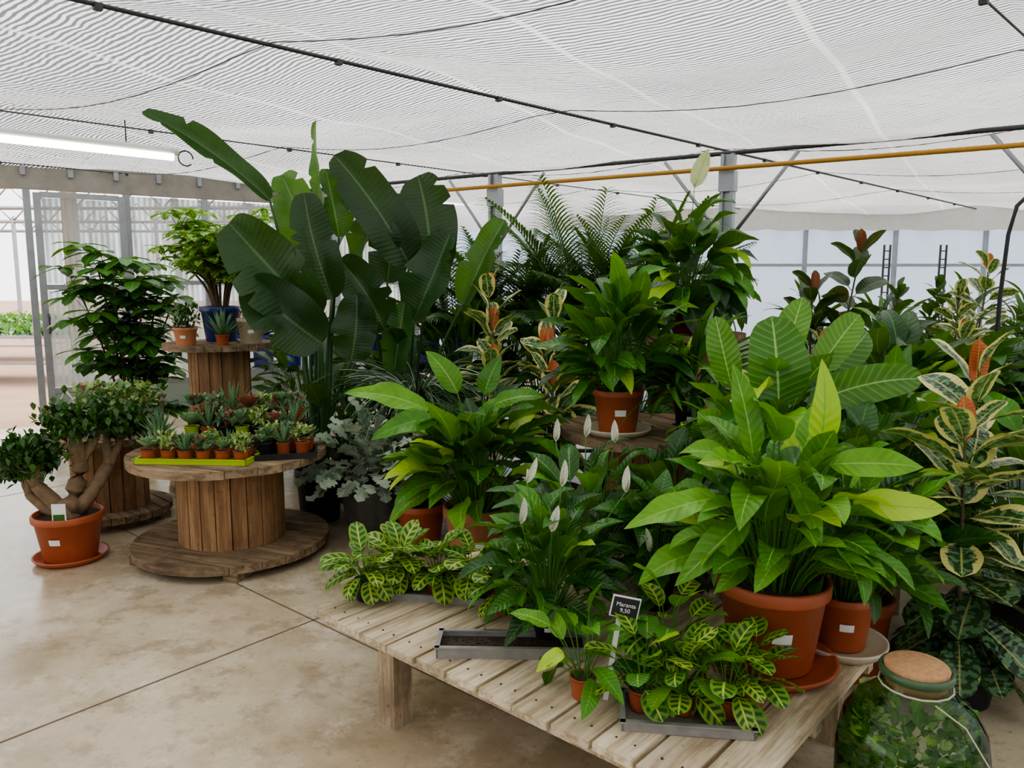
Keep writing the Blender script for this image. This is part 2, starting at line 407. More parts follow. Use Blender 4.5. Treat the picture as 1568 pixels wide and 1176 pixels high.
a=g.n('MixShader',None,{0:.4,1:tl.outputs[0],2:df.outputs[0]}); tp=g.n('BsdfTransparent',None,{'Color':(.58,.64,.72)})
M['film']=g.done(g.n('MixShader',None,{0:g.math('ADD',g.math('MULTIPLY',nz,.4),.45),1:tp.outputs[0],2:a.outputs[0]}).outputs[0])
M['hem']=simple('white_cloth_hem',(.72,.72,.70),.8,.1)

wa=math.atan2(wd.y,wd.x)
mb=MB()
mb.box((-4.5,0,2.74),(19.4,.10,.26),'header')
for i in range(-16,12): mb.box((i*.45+.2,-.06,2.8),(.05,.08,.1),'galv')
posts=[-7.5,-5.6,-3.8,-1.25,.22,1.2,2.06,3.0,3.95,4.9]
for x in posts: mb.box((x,0,1.31),(.07,.08,2.62),'galv')
bays=[(-7.5,-5.6),(-5.6,-3.8),(-3.8,-1.25),(1.2,2.06),(2.06,3.0),(3.0,3.95),(3.95,4.9)]
for a,b in bays:
    mb.box(((a+b)/2,0,.2),(b-a-.07,.05,.4),'kick'); mb.box(((a+b)/2,0,1.6),(b-a-.07,.05,.05),'galv'); mb.box(((a+b)/2,0,.42),(b-a-.07,.06,.05),'galv')
mb.obj('wall_left',W0,wa)
n=0
for a,b in bays:
    n+=1; mb=MB(); mb.box(((a+b)/2,.0,1.0),(b-a-.07,.012,1.15),'poly'); mb.box(((a+b)/2,.0,2.1),(b-a-.07,.012,.98),'poly'); mb.obj('window_%d'%n,W0,wa)
mb=MB()
x0,x1=.28,1.17
for x in(x0+.03,x1-.03): mb.box((x,-.09,1.3),(.07,.04,2.54),'galv')
for z in(.05,.40,1.55,2.55): mb.box(((x0+x1)/2,-.09,z),(x1-x0-.12,.04,.06),'galv')
mb.box(((x0+x1)/2,-.09,.22),(x1-x0-.12,.02,.3),'kick')
mb.box(((x0+x1)/2,-.09,.975),(x1-x0-.12,.01,1.08),'poly'); mb.box(((x0+x1)/2,-.09,2.05),(x1-x0-.12,.01,.93),'poly')
mb.tube([(x0+.06,-.12,1.05),(x0+.06,-.17,1.08),(x0+.06,-.17,1.22),(x0+.06,-.12,1.25)],.014,.014,'darksteel',8)
mb.obj('door_1',W0,wa)
mb=MB(); x0=pB.x
for x in [x0+i*1.55 for i in range(9)]: mb.box((x,13.45,1.4),(.06,.08,2.8),'galv')
mb.box((5.3,13.45,.3),(13.4,.05,.6),'kick'); mb.box((5.3,13.42,1.9),(13.4,.05,.05),'galv'); mb.box((5.3,13.48,1.68),(13.4,.01,2.2),'film')
vs=[];fs=[]
for i in range(135):
    x=x0+i*.1; zz=2.5-.03*abs(math.sin(i*.4)); y=13.3+.03*math.sin(i*.9)
    vs+=[(x,y,2.9),(x,y,zz)]
for i in range(134): fs.append((2*i,2*i+1,2*i+3,2*i+2))
mb.add(vs,fs,'hem'); mb.obj('wall_back')
mb=MB(); 
mb.box((x0,(pB.y+13.45)/2,.3),(.05,13.45-pB.y,.6),'kick'); mb.box((x0,(pB.y+13.45)/2,1.7),(.01,13.45-pB.y,2.2),'film'); mb.box((x0,(pB.y+13.45)/2,2.74),(.06,13.45-pB.y,.26),'header')
mb.obj('wall_return')
mb=MB(); 
for i in range(10): mb.box((11.7,-6+i*2.15,1.4),(.08,.06,2.8),'galv')
mb.box((11.7,3.4,.3),(.05,19.5,.6),'kick'); mb.box((11.75,3.4,1.7),(.01,19.5,2.2),'film'); mb.obj('wall_right')
mb=MB()
for i in range(14): mb.box((-16+i*2.1,-6.7,1.4),(.06,.08,2.8),'galv')
mb.box((-2.6,-6.7,.45),(28.5,.05,.9),'kick'); mb.box((-2.6,-6.75,1.85),(28.5,.01,1.9),'film'); mb.obj('front_light_blocker')  # unseen film wall added behind the camera to cut the flat front light

mb=MB()
for i in range(4):
    for x in (-18,-14,-10,-6): mb.box((x,14+i*4,1.7),(.08,.08,3.4),'galv')
    mb.tube([(-19,14+i*4,3.3),(-12,14+i*4,3.3),(-5,14+i*4,3.3)],.05,.05,'galv',6)
    for x in range(-18,-6,1): mb.tube([(x,14+i*4,3.3),(x+.5,14+i*4,3.8),(x+1,14+i*4,3.3)],.02,.02,'galv',5)
mb.box((-5.75,10.2,1.5),(.14,.14,3.0),'spoold'); mb.box((-5.75,10.2,2.95),(.5,.12,.12),'spoold')
mb.obj('neighbouring_greenhouse_frame')
def bench(name,c,size,z,mat='galv',rz=0):
    mb=MB(); w,d=size
    mb.box((0,0,z-.02),(w,d,.04),mat)
    for sx in(-1,1):
        for sy in(-1,1): mb.box((sx*(w/2-.06),sy*(d/2-.06),(z-.04)/2),(.045,.045,z-.04),'galv')
        mb.box((sx*(w/2-.06),0,z*.4),(.03,d-.2,.03),'galv')
    mb.box((0,-d/2+.05,z*.4),(w-.15,.03,.03),'galv')
    return mb.obj(name,(c[0],c[1],0),rz)
for by in(13.0,16.5):
    bench('nursery_bench',(-9.2-(by-13)*.8,by),(4.5,1.4),.75)
    mb=MB()
    for i in range(1100):
        p=V((ru(-2.1,2.1),ru(-.6,.6),.0)); az=ru(0,6.28)
        leaf(mb,p,dirv(az,ru(.1,1)),ru(.12,.26),.07,'sedum' if R.random()<.2 else 'scheff',.6,.2,'ell',0,0,3,1)
    for i in range(110):
        p=V((ru(-2.1,2.1),ru(-.6,.6),ru(.14,.22))); rosette(mb,p,.05,5,'croton' if i%2 else 'white')
    mb.obj('bedding_plants',(-9.2-(by-13)*.8,by,.755))

g=G('fluorescent_tube_glow'); M['glow']=g.done(g.n('Emission',None,{'Color':(1,.95,.80),'Strength':8.}).outputs[0])
mb=MB(); a=V((-3.95,5.16,2.60)); b=V((-2.72,6.36,2.60)); dd=(b-a).normalized()
mb.tube([a,(a+b)/2,b],.03,.03,'glow',10)
mb.tube([a+V((0,0,.045)),(a+b)/2+V((0,0,.045)),b+dd*.04+V((0,0,.045))],.03,.03,'label',8)
for q in(a+dd*.25,b-dd*.35): mb.tube([q+V((0,0,.06)),q+V((0,0,.15)),q+V((0,0,.24))],.005,.005,'darksteel',5)
ring=[b+dd*.1+dd*(.06*math.cos(t))+V((0,0,.06*math.sin(t))) for t in [i*2*pi/16 for i in range(15)]]
mb.tube(ring,.006,.006,'darksteel',5)
mb.obj('fluorescent_light')

# ------------------------------------------------------------ cable spools
def flange(mb,r,z,th,n=9,rz=0,mat='spoolt'):
    w=2*r/n; Mx=Matrix.Rotation(rz,3,'Z')
    for i in range(n):
        xa=-r+i*w+.003; xb=-r+(i+1)*w-.003; m=5
        xs=[lerp(xa,xb,k/m) for k in range(m+1)]
        top=[(x,math.sqrt(max(0,r*r-x*x))+.0) for x in xs]; bot=[(x,-y) for x,y in reversed(top)]
        poly=top+bot; dz=ru(-.003,.003); N=len(poly)
        vs=[Mx@V((x,y,z+dz)) for x,y in poly]+[Mx@V((x,y,z+th+dz)) for x,y in poly]
        fs=[tuple(range(N)),tuple(N+k for k in range(N))[::-1]]+[(k,(k+1)%N,N+(k+1)%N,N+k) for k in range(N)]
        mb.add(vs,fs,mat,None,None,False)
def spool(name,loc,r,h,dr,n=22,rz=0):
    mb=MB(); z0=.05
    for s_ in(-1,1): mb.box((0,s_*r*.6,z0/2),(r*1.5,.09,z0),'spoolt')
    flange(mb,r,z0,.045,9,0); 
    flange(mb,r,h-.045,.045,9,0)
    for i in range(n):
        t=2*pi*i/n; w=2*pi*dr/n-.006; q=dr-.012+ru(-.003,.003)
        mb.box((q*math.cos(t),q*math.sin(t),(h+z0)/2),(.024,w,h-z0-.09),'spoold',t)
    mb.lathe([(dr-.03,z0+.045),(dr-.03,h-.045)],'soil',(0,0,0),n)
    mb.lathe([(0,h+.004),(.03,h+.004),(.03,h-.01)],'darksteel')
    for k in range(5):
        t=2*pi*k/5; mb.lathe([(0,h+.008),(.012,h+.007),(.014,h)],'darksteel',(dr*.75*math.cos(t),dr*.75*math.sin(t),0),8)
    return mb.obj(name,loc,rz)
spool('wooden_cable_spool',(-1.68,4.48,0),.56,.62,.30,22,1.2)
spool('wooden_cable_spool',(-2.74,5.12,0),.38,.60,.235,18,.8)
spool('wooden_cable_spool',(-2.235,5.86,0),.40,1.15,.22,16,1.0)
spool('wooden_cable_spool',(.78,4.28,0),.50,.79,.24,18,.5)
spool('wooden_cable_spool',(1.22,5.45,0),.42,1.25,.24,18,.3)

# ------------------------------------------------------------ low table
A=(-.763,2.819,0); TR=math.atan2(-.66,.751); TL=1.73; TD=1.12; TZ=.35
mb=MB(); n=12; w=TL/n
for i in range(n):
    ln=TD+ru(-.02,.03); mb.box((w*(i+.5),TD/2+ru(-.012,.012),TZ-.0125+ru(-.0025,.001)),(w-.013,ln,.025),'tablew',ru(-.006,.006),rnd=ru(0,1))
for y in(.07,TD/2,TD-.07): mb.box((TL/2,y,TZ-.045),(TL-.02,.05,.04),'tablew',rnd=.6)
for x in(.37,1.6):
    for y in(.09,TD-.09): mb.box((x,y,(TZ-.065)/2),(.085,.085,TZ-.065),'tableleg')
for i in range(n):
    for y in(.07,TD-.07):
        for q in(-.03,.03): mb.lathe([(0,TZ+.0025),(.004,TZ+.002),(.004,TZ-.002)],'darksteel',(w*(i+.5)+q,y,0),6)
mb.obj('slatted_wooden_table',A,TR)

# ------------------------------------------------------------ plants
def flower(mb,p0,p1,L=.10,W=.036,mat='white'):
    pm=V((p1.x*.45+p0.x*.55,p1.y*.45+p0.y*.55,lerp(p0.z,p1.z,.6)))
    pts=[(p0*(1-t)**2+pm*2*t*(1-t)+p1*t*t) for t in [k/6 for k in range(7)]]
    mb.tube(pts,.003,.0025,'stem',5)
    leaf(mb,p1,V((ru(-.35,.35),ru(-.2,.1),1)),L,W,mat,-.2,.55,'lance',0,0,7,2,face=V((ru(-.6,.8),-1,.3)))
    mb.tube([p1+V((.0,-.006,.01)),p1+V((.002,-.010,.03)),p1+V((.003,-.012,.05))],.005,.0035,'cream',7)
def peace_lily(name,loc,r,h,potm,n,plen,L,wr,lean,mat='spath',flowers=(),saucer=None,droop=(.5,1.5),shape='spear',stem='stem',sr=.004,taper=.72,wave=.18,extra=.3,label=True,ssr=1.35,power=.8,big=()):
    mb=MB(); z=pot(mb,r,h,potm,saucer=saucer,label=label,taper=taper,sr=ssr)
    clump(mb,(0,0,z-.02),n,plen,L,wr,lean,mat,stem,droop,shape,sr,r*.5,extra=extra,wave=wave,power=power)
    for (fx,fy,fz) in flowers: flower(mb,V((fx*.1,fy*.1,z-.02)),V((fx,fy,fz)))
    for b,t,w_,mt,fc in big:
        b=V(b);t=V(t); p0=V((b.x*.1,b.y*.1,z-.02)); pm=V((b.x*.35,b.y*.35,lerp(z,b.z,.75)))
        mb.tube([(p0*(1-q)**2+pm*2*q*(1-q)+b*q*q) for q in [k/6 for k in range(7)]],sr,sr*.8,stem,5)
        leaf(mb,b,(t-b).normalized()+V((0,0,.3)),(t-b).length*1.08,w_*.82,mt,.75,.22,'spear',ru(-.3,.3),.18,12,3,face=V(fc),rnd=ru(.3,.95),sw=ru(-.3,.3))
    return mb.obj(name,loc)
F0=(0,-1,1.)
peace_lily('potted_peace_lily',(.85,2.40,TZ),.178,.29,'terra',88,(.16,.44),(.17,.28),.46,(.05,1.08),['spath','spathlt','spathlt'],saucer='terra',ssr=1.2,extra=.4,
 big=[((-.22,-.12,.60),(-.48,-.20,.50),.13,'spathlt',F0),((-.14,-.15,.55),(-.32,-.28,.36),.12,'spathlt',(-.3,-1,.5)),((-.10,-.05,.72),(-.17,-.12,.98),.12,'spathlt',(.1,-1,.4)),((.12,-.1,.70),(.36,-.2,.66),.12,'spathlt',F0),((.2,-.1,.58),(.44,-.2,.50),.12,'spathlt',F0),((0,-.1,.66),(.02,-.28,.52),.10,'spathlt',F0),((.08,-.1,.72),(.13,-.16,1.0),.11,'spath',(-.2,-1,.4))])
peace_lily('potted_peace_lily',(1.135,2.52,TZ),.105,.19,'terra',52,(.15,.42),(.18,.27),.44,(.05,.95),['spath','spathdk','spathlt'],saucer='cream',ssr=1.45)
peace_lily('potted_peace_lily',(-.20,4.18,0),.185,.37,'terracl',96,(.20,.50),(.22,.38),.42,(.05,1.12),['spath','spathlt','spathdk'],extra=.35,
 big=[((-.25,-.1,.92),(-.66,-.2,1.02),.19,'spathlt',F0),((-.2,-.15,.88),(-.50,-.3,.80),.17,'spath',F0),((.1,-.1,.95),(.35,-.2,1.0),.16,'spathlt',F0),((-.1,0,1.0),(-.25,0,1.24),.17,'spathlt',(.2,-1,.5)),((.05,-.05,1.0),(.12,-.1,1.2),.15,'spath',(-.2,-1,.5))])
fl=[(-.08,-.05,.58),(.04,-.02,.56),(-.10,-.12,.46),(.0,-.14,.44),(.27,0.05,.52)]
peace_lily('potted_flowering_peace_lily',(.13,2.58,TZ),.065,.12,'black',66,(.10,.34),(.14,.22),.42,(.05,1.2),['spathdk','spath'],fl,sr=.003)
peace_lily('potted_flowering_peace_lily',(.30,3.12,0.0),.12,.33,'black',60,(.25,.50),(.16,.25),.40,(.05,1.05),['spathdk','spath'],[(.0,-.05,.98),(.12,-.03,.95),(-.12,0,.95)],sr=.003)
peace_lily('potted_flowering_peace_lily',(.56,2.86,TZ),.075,.13,'black',58,(.12,.30),(.15,.23),.42,(.05,1.2),['spathdk'],[(-.07,-.22,.30)],sr=.003)
peace_lily('potted_peace_lily_seedling',(.216,2.20,TZ),.042,.07,'terra',18,(.07,.22),(.10,.16),.40,(.1,1.3),['spath','spathlt'],sr=.0025,label=False)
peace_lily('potted_peace_lily',(.57,4.10,.79),.135,.23,'terra',98,(.15,.48),(.20,.34),.38,(.03,1.1),['spath','spathdk','spath'],saucer='cream',ssr=1.35)
peace_lily('potted_strap_leaf_plant',(.96,4.12,.79),.085,.18,'black',90,(.05,.2),(.35,.58),.10,(.05,.9),['spathdk','spath'],shape='strap',sr=.003,droop=(.7,1.6))
mb=MB(); z=pot(mb,.11,.2,'pink',label=False)
clump(mb,(0,0,z-.02),105,(.12,.52),(.24,.36),.46,(.05,1.6),['dark','spath','spathdk'],droop=(.8,1.7),spread=.07)
flower(mb,V((0,0,z)),V((.02,-.08,.98)),.26,.13,'palewhite')
mb.obj('potted_flowering_peace_lily',(1.2,5.35,1.25))
mb=MB(); z=pot(mb,.15,.26,'black')
ex=[((-.0,-.14,.66),(-.03,-.16,1.05),.26),((.14,-.1,.66),(.60,-.16,.90),.17),((.04,.0,.78),(.14,.0,1.14),.15),((.22,.03,.78),(.40,.05,1.08),.15),((-.16,0,.72),(-.26,-.05,1.03),.14),((.22,0,.72),(.52,.1,1.0),.15),((-.12,-.1,.45),(-.34,-.25,.62),.15),((.05,-.15,.42),(.14,-.34,.66),.14),((.2,-.1,.5),(.46,-.3,.62),.15)]
for b,t,w in ex:
    b=V(b);t=V(t); mb.tube([V((b.x*.1,b.y*.1,z-.02)),V((b.x*.5,b.y*.5,lerp(z,b.z,.6))),b],.005,.004,'stem',5)
    leaf(mb,b,t-b,(t-b).length,w,'aspi',.5,.2,'ovate',0,.18,14,3,face=V((ru(-.6,.6),-1,.5)),sw=ru(-.5,.5),rnd=ru(0,.8))
clump(mb,(0,0,z),60,(.2,.46),(.20,.31),.46,(.05,1.1),['spath','spathlt','spathdk','aspi'],shape='lance',spread=.07)
mb.obj('potted_broad_leaf_calathea',(1.13,3.36,.42))
def stool(name,loc,r,h):
    mb=MB(); flange(mb,r,h-.03,.03,5)
    for sx in(-1,1):
        for sy in(-1,1): mb.box((sx*r*.55,sy*r*.55,(h-.03)/2),(.05,.05,h-.03),'tableleg')
    return mb.obj(name,loc)
stool('round_plant_stand',(1.13,3.36,0),.24,.42)
peace_lily('potted_peace_lily',(1.72,3.45,.42),.14,.25,'black',76,(.2,.45),(.22,.34),.42,(.05,1.2),['spath','spathlt','spathdk'])
stool('round_plant_stand',(1.72,3.45,0),.24,.42)
peace_lily('potted_peace_lily',(1.40,3.02,0),.16,.34,'terra',70,(.28,.60),(.20,.31),.42,(.05,.95),['spath','spathdk','spathlt'])
peace_lily('potted_peace_lily',(.72,3.30,0),.15,.33,'black',70,(.2,.45),(.18,.29),.42,(.05,1.0),['spathdk','dark'])
bench('nursery_bench',(2.55,4.35),(1.5,.8),.5)
peace_lily('potted_peace_lily',(2.12,4.2,.5),.14,.25,'black',80,(.2,.5),(.24,.36),.40,(.05,1.2),['spath','spathdk','dark'])
peace_lily('potted_peace_lily',(2.6,4.35,.5),.14,.25,'black',74,(.2,.42),(.24,.36),.42,(.05,1.25),['spathdk','dark'])
peace_lily('potted_croton',(3.05,4.3,.5),.12,.22,'terra',80,(.1,.4),(.18,.28),.3,(.05,1.2),['croton','dark'],shape='ell')
peace_lily('potted_peace_lily',(2.35,3.4,0),.17,.32,'black',80,(.3,.65),(.24,.36),.40,(.05,1.2),['spathdk','spath'])

def rubber(name,loc,r,ph,potm,stems,H,L,mats,low=None,nleaf=18,start=.15,wr=.56,lean=.06,tip=True,label=False):
    mb=MB(); z=pot(mb,r,ph,potm,label=label)
    for s_ in range(stems):
        a=s_*2*pi/max(1,stems)+.6; off=V((math.cos(a),math.sin(a),0))*(r*.4 if stems>1 else 0)
        h=H*(1-.18*s_) ; dx=V((ru(-lean,lean),ru(-lean,lean),0))*h+off*.8
        pts=[V((0,0,z-.02))+off+dx*(k/8)+V((ru(-.006,.006),ru(-.006,.006),h*k/8)) for k in range(9)]
        mb.tube(pts,.010,.005,'bark',7)
        for i in range(nleaf):
            k=lerp(start,1,i/(nleaf-1)); f=k*8; j=min(7,int(f)); p=pts[j].lerp(pts[j+1],f-j)
            az=i*2.39996+s_; el=lerp(2.0,.5,k**1.6)+ru(-.25,.25)
            q=p+dirv(az,el*.8)*.05
            mb.tube([p,(p+q)/2,q],.003,.003,'stem',5,False)
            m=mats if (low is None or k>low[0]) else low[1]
            ll=L*ru(.75,1.1)*(.75 if k>.93 else 1)
            leaf(mb,q,dirv(az+ru(-.3,.3),el),ll,ll*wr,m,ru(.2,.8),.18,'ell',ru(-.7,.7),.06,10,3,rnd=ru(0,.93))
        if tip: 
            for q in range(2): leaf(mb,pts[-1],V((ru(-.15,.15),ru(-.1,.1),1)),L*.62,L*.28,mats,-.1,.4,'ell',0,0,7,2,face=V((ru(-.3,.3),-1,0)),rnd=1.)
    return mb.obj(name,loc)
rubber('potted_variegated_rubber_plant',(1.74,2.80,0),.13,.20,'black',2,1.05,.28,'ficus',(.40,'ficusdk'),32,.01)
rubber('potted_variegated_rubber_plant',(-.16,4.98,0),.15,.3,'terra',3,1.26,.25,'ficus',None,17,.25,lean=.14)
rubber('potted_variegated_rubber_plant',(.30,4.82,0),.15,.3,'terra',3,1.12,.25,'ficus',None,17,.2,lean=.12)
rubber('potted_variegated_rubber_plant',(3.15,5.35,.0),.16,.5,'black',4,1.25,.2,'ficus',None,26,.3,lean=.15)
rubber('potted_burgundy_rubber_plant',(2.15,5.35,0),.16,.3,'black',3,1.55,.26,'ficusred',None,20,.35,lean=.1)
rubber('potted_variegated_rubber_plant',(1.68,4.25,0),.15,.3,'black',2,.95,.22,'ficus',None,18,.2,lean=.1)
rubber('potted_burgundy_rubber_plant',(3.9,5.3,0),.16,.3,'black',3,1.3,.26,'ficusred',None,20,.3,lean=.14)
rubber('potted_burgundy_rubber_plant',(2.35,2.75,0),.15,.28,'black',3,.85,.24,'ficusdk',None,20,.1,lean=.1)

def prayer(mb,o,n,L=(.09,.14),pl=(.03,.13),r=.04,ph=.065,mat='terra',lm='maranta'):
    o=V(o); pot(mb,r,ph,mat,o,label=False)
    clump(mb,o+V((0,0,ph*.85)),n,pl,L,.66,(.1,1.55),lm,'stem',(.5,1.2),'ell',.002,.02,fold=.04,wave=.06,nl=9,extra=.35,chaos=.65)
def tray(mb,c,w,d,h,mat,rz=0):
    c=V(c); Mx=Matrix.Rotation(rz,3,'Z'); t=.006
    mb.box(c+V((0,0,.004)),(w,d,.006),mat,rz)
    for sx in(-1,1):
        mb.box(c+Mx@V((sx*(w/2),0,h/2)),(t,d+t,h),mat,rz); mb.box(c+Mx@V((0,sx*d/2,h/2)),(w+t,t,h),mat,rz)
        mb.box(c+Mx@V((sx*(w/2),0,h)),(t*2.6,d+t*3,.005),mat,rz); mb.box(c+Mx@V((0,sx*d/2,h)),(w+t*3,t*2.6,.005),mat,rz)
mb=MB(); tray(mb,(0,0,0),.44,.16,.03,'traygrey',-.15)
for x,y in[(-.15,.03),(0,-.0),(.15,-.03)]: prayer(mb,(x,y,.008),26,L=(.09,.14),r=.05,ph=.08)
mb.obj('tray_of_prayer_plants',(-.30,2.97,TZ))
mb=MB(); prayer(mb,(0,0,0),24,L=(.09,.14),r=.05,ph=.085,mat='black'); mb.obj('potted_prayer_plant',(-.58,2.93,TZ))
mb=MB(); prayer(mb,(0,0,0),22,L=(.09,.13),r=.045,ph=.08); mb.obj('potted_prayer_plant',(-.03,2.80,TZ))
mb=MB(); tray(mb,(0,0,0),.36,.17,.03,'traygrey',-.12)
for x,y,l in[(-.12,.04,['spathlt','spath','maranta']),(0,.02,['maranta','maranta','spathlt']),(.12,0,'maranta')]: prayer(mb,(x,y,.008),20,L=(.08,.12),pl=(.03,.16),lm=l)
mb.obj('tray_of_prayer_plants',(.50,2.08,TZ))
mb=MB(); prayer(mb,(0,0,0),24,L=(.08,.12),pl=(.05,.22),r=.05,ph=.085,mat='black',lm=['maranta','maranta','spathlt']); mb.obj('potted_prayer_plant',(.49,2.28,TZ))
mb=MB(); prayer(mb,(0,0,0),15,L=(.08,.12),pl=(.04,.17),r=.045,ph=.08,mat='terra'); mb.obj('potted_prayer_plant',(.70,2.13,TZ))
mb=MB(); tray(mb,(0,0,0),.50,.13,.038,'traygrey',-.03); mb.box((0,0,.013),(.485,.118,.012),'soil',-.03)
for i in range(160): mb.lathe([(0,.006),(.005,.003),(.005,0)],'soil',(ru(-.23,.23),ru(-.05,.05),.018),5)
mb.obj('empty_seedling_tray',(0,2.50,TZ))
mb=MB(); mb.box((0,0,.13),(.015,.003,.26),'label',0,tilt=Matrix.Rotation(.14,3,'Y')); mb.box((.036,-.002,.295),(.085,.004,.066),'label',0,tilt=Matrix.Rotation(.2,3,'Y')); mb.box((.036,-.005,.295),(.077,.004,.058),'blacklabel',0,tilt=Matrix.Rotation(.2,3,'Y'))
lab=mb.obj('price_label',(.30,2.18,TZ))
def text(body,size,parent,loc,rot,mat):
    c=bpy.data.curves.new('lettering','FONT'); c.body=body; c.size=size; c.align_x='CENTER'; c.align_y='CENTER'; c.extrude=.0003
    c.materials.append(M[mat]); t=bpy.data.objects.new('lettering',c); bpy.context.scene.collection.objects.link(t); t.parent=parent; t.location=loc; t.rotation_euler=rot
text('Maranta\n9,50',.018,lab,(.036,-.009,.295),(pi/2,.2,0),'label')

# ---- terrarium bottle
g=G('green_tinted_glass')
fr=g.n('Fresnel',None,{'IOR':1.4}).outputs[0]
tp=g.n('BsdfTransparent',None,{'Color':(.86,.95,.84)}); gl=g.n('BsdfGlossy',None,{'Color':(.9,1,.93),'Roughness':.04})
M['glass']=g.done(g.n('MixShader',None,{0:fr,1:tp.outputs[0],2:gl.outputs[0]}).outputs[0])
M['glassrim']=simple('thick_green_glass_rim',(.06,.12,.06),.1,.2)
mb=MB()
prof=[(0,.005),(.12,.0),(.16,.02),(.185,.09),(.195,.2),(.195,.31),(.18,.40),(.145,.455),(.105,.485),(.09,.51),(.088,.53)]
mb.lathe(prof,'glass',seg=48)
mb.lathe([(.088,.53),(.094,.536),(.097,.546),(.093,.555),(.085,.555),(.083,.53)],'glassrim',seg=40)
mb.lathe([(0,.567),(.077,.566),(.083,.56),(.078,.50),(0,.50)][::-1],'cork',seg=32)
mb.lathe([(0,.01),(.115,.008),(.15,.025),(.172,.08),(.1,.12),(0,.13)],'soil')
for i in range(640):
    a=ru(0,6.28); q=.18*R.random()**.3; zz=ru(.08,.43); rr=min(q,.18 if zz<.33 else .14)
    leaf(mb,(rr*math.cos(a)*.93,rr*math.sin(a)*.93,zz),dirv(a+ru(-1,1),ru(.2,1.2)),ru(.03,.05),.03,['spathlt','sedum','spathlt'][i%3],.8,.2,'ell',ru(-1,1),0,4,1)
mb.tube([(.0,-.1,.5),(.06,-.14,.46),(.10,-.185,.38),(.11,-.205,.33)],.002,.002,'cream',5)
mb.tube([(.093*math.cos(i*.4),.093*math.sin(i*.4),.508) for i in range(17)],.003,.003,'cream',5)
tl_=Matrix.Rotation(.35,3,'Y')
mb.box((.11,-.212,.33),(.075,.004,.095),'label',0,tilt=tl_)
bot=mb.obj('terrarium_bottle',(1.11,1.99,0))
text('DECOR\nGARDEN',.017,bot,(.11,-.2155,.332),(pi/2,.35,0),'ink')

# ---- bird of paradise
def strel(name,loc,r,h,leaves,extra=0):
    mb=MB(); z=pot(mb,r,h,'black',taper=.8); lx,ly,_=loc
    for (bx,by,bz,tx,ty,tz,w,mat,face) in leaves:
        b=V((bx-lx,by-ly,bz)); t=V((tx-lx,ty-ly,tz)); s0=V((ru(-.06,.06),ru(-.06,.06),z-.03))
        m=V((lerp(s0.x,b.x,.35),lerp(s0.y,b.y,.35),lerp(s0.z,b.z,.6)))
        pts=[(s0*(1-q)**2+m*2*q*(1-q)+b*q*q) for q in [k/9 for k in range(10)]]
        mb.tube(pts,.017,.008,'stemdk',8)
        d=(t-b); L=d.length
        leaf(mb,b,d.normalized()+V((0,0,.10)),L*1.03,w*1.1,mat,.3,ru(.35,.7),'paddle',0,.24,30,3,face=V(face),sw=ru(-.4,.4),split=3)
    for i in range(extra):
        az=ru(0,6.28); pts=arcpath((ru(-.06,.06),ru(-.06,.06),z-.03),az,.05,ru(.2,.6),ru(.5,1.0)); mb.tube(pts,.014,.007,'stemdk',7)
        leaf(mb,pts[-1],dirv(az,ru(.3,.8)),ru(.3,.45),ru(.13,.2),'strel',.4,.3,'paddle',0,.1,12,2)
    return mb.obj(name,loc)
strel('potted_bird_of_paradise',(-1.31,5.10,0),.16,.36,[
 (-1.57,5.1,2.13,-2.26,5.0,2.74,.19,'strel',(-.4,-.65,.9)),
 (-1.20,5.15,1.98,-1.37,5.1,2.60,.13,'strellt',(-.8,-.5,.1)),
 (-1.40,5.35,1.72,-1.47,5.4,2.36,.34,'strellt',(.2,-1,.2)),
 (-1.15,4.95,1.50,-1.38,4.85,2.12,.29,'strel',(.25,-1,.2)),
 (-1.24,4.9,1.38,-1.76,4.75,1.92,.48,'strel',(-.2,-1,.35)),
 (-1.20,4.85,1.22,-1.66,4.7,1.52,.40,'strel',(-.1,-1,.3)),
 (-1.15,5.2,1.9,-1.22,5.2,2.35,.22,'strellt',(.7,-.7,.1)),
 (-1.05,5.0,1.10,-.93,4.95,1.50,.28,'strel',(.1,-1,.3))],3)
strel('potted_bird_of_paradise',(-.80,5.45,0),.17,.36,[
 (-.70,5.3,1.72,-1.08,5.15,2.46,.33,'strel',(.25,-1,.1)),
 (-.56,5.35,1.64,-.53,5.3,2.32,.42,'strel',(-.1,-1,.15)),
 (-1.04,5.3,1.72,-.90,5.3,2.12,.24,'strellt',(-.6,-.8,.1)),
 (-.34,5.4,1.45,-.08,5.35,2.03,.24,'strellt',(-.3,-1,.1)),
 (-.86,5.2,1.28,-1.05,5.1,1.78,.32,'strel',(.2,-1,.2)),
 (-.66,5.2,1.35,-.38,5.1,1.88,.34,'strel',(-.3,-1,.3)),
 (-.80,5.2,1.0,-.72,5.1,1.45,.22,'strellt',(.0,-1,.2)),
 (-.90,5.6,1.6,-.80,5.7,2.25,.32,'strel',(.0,-1,.2))],4)

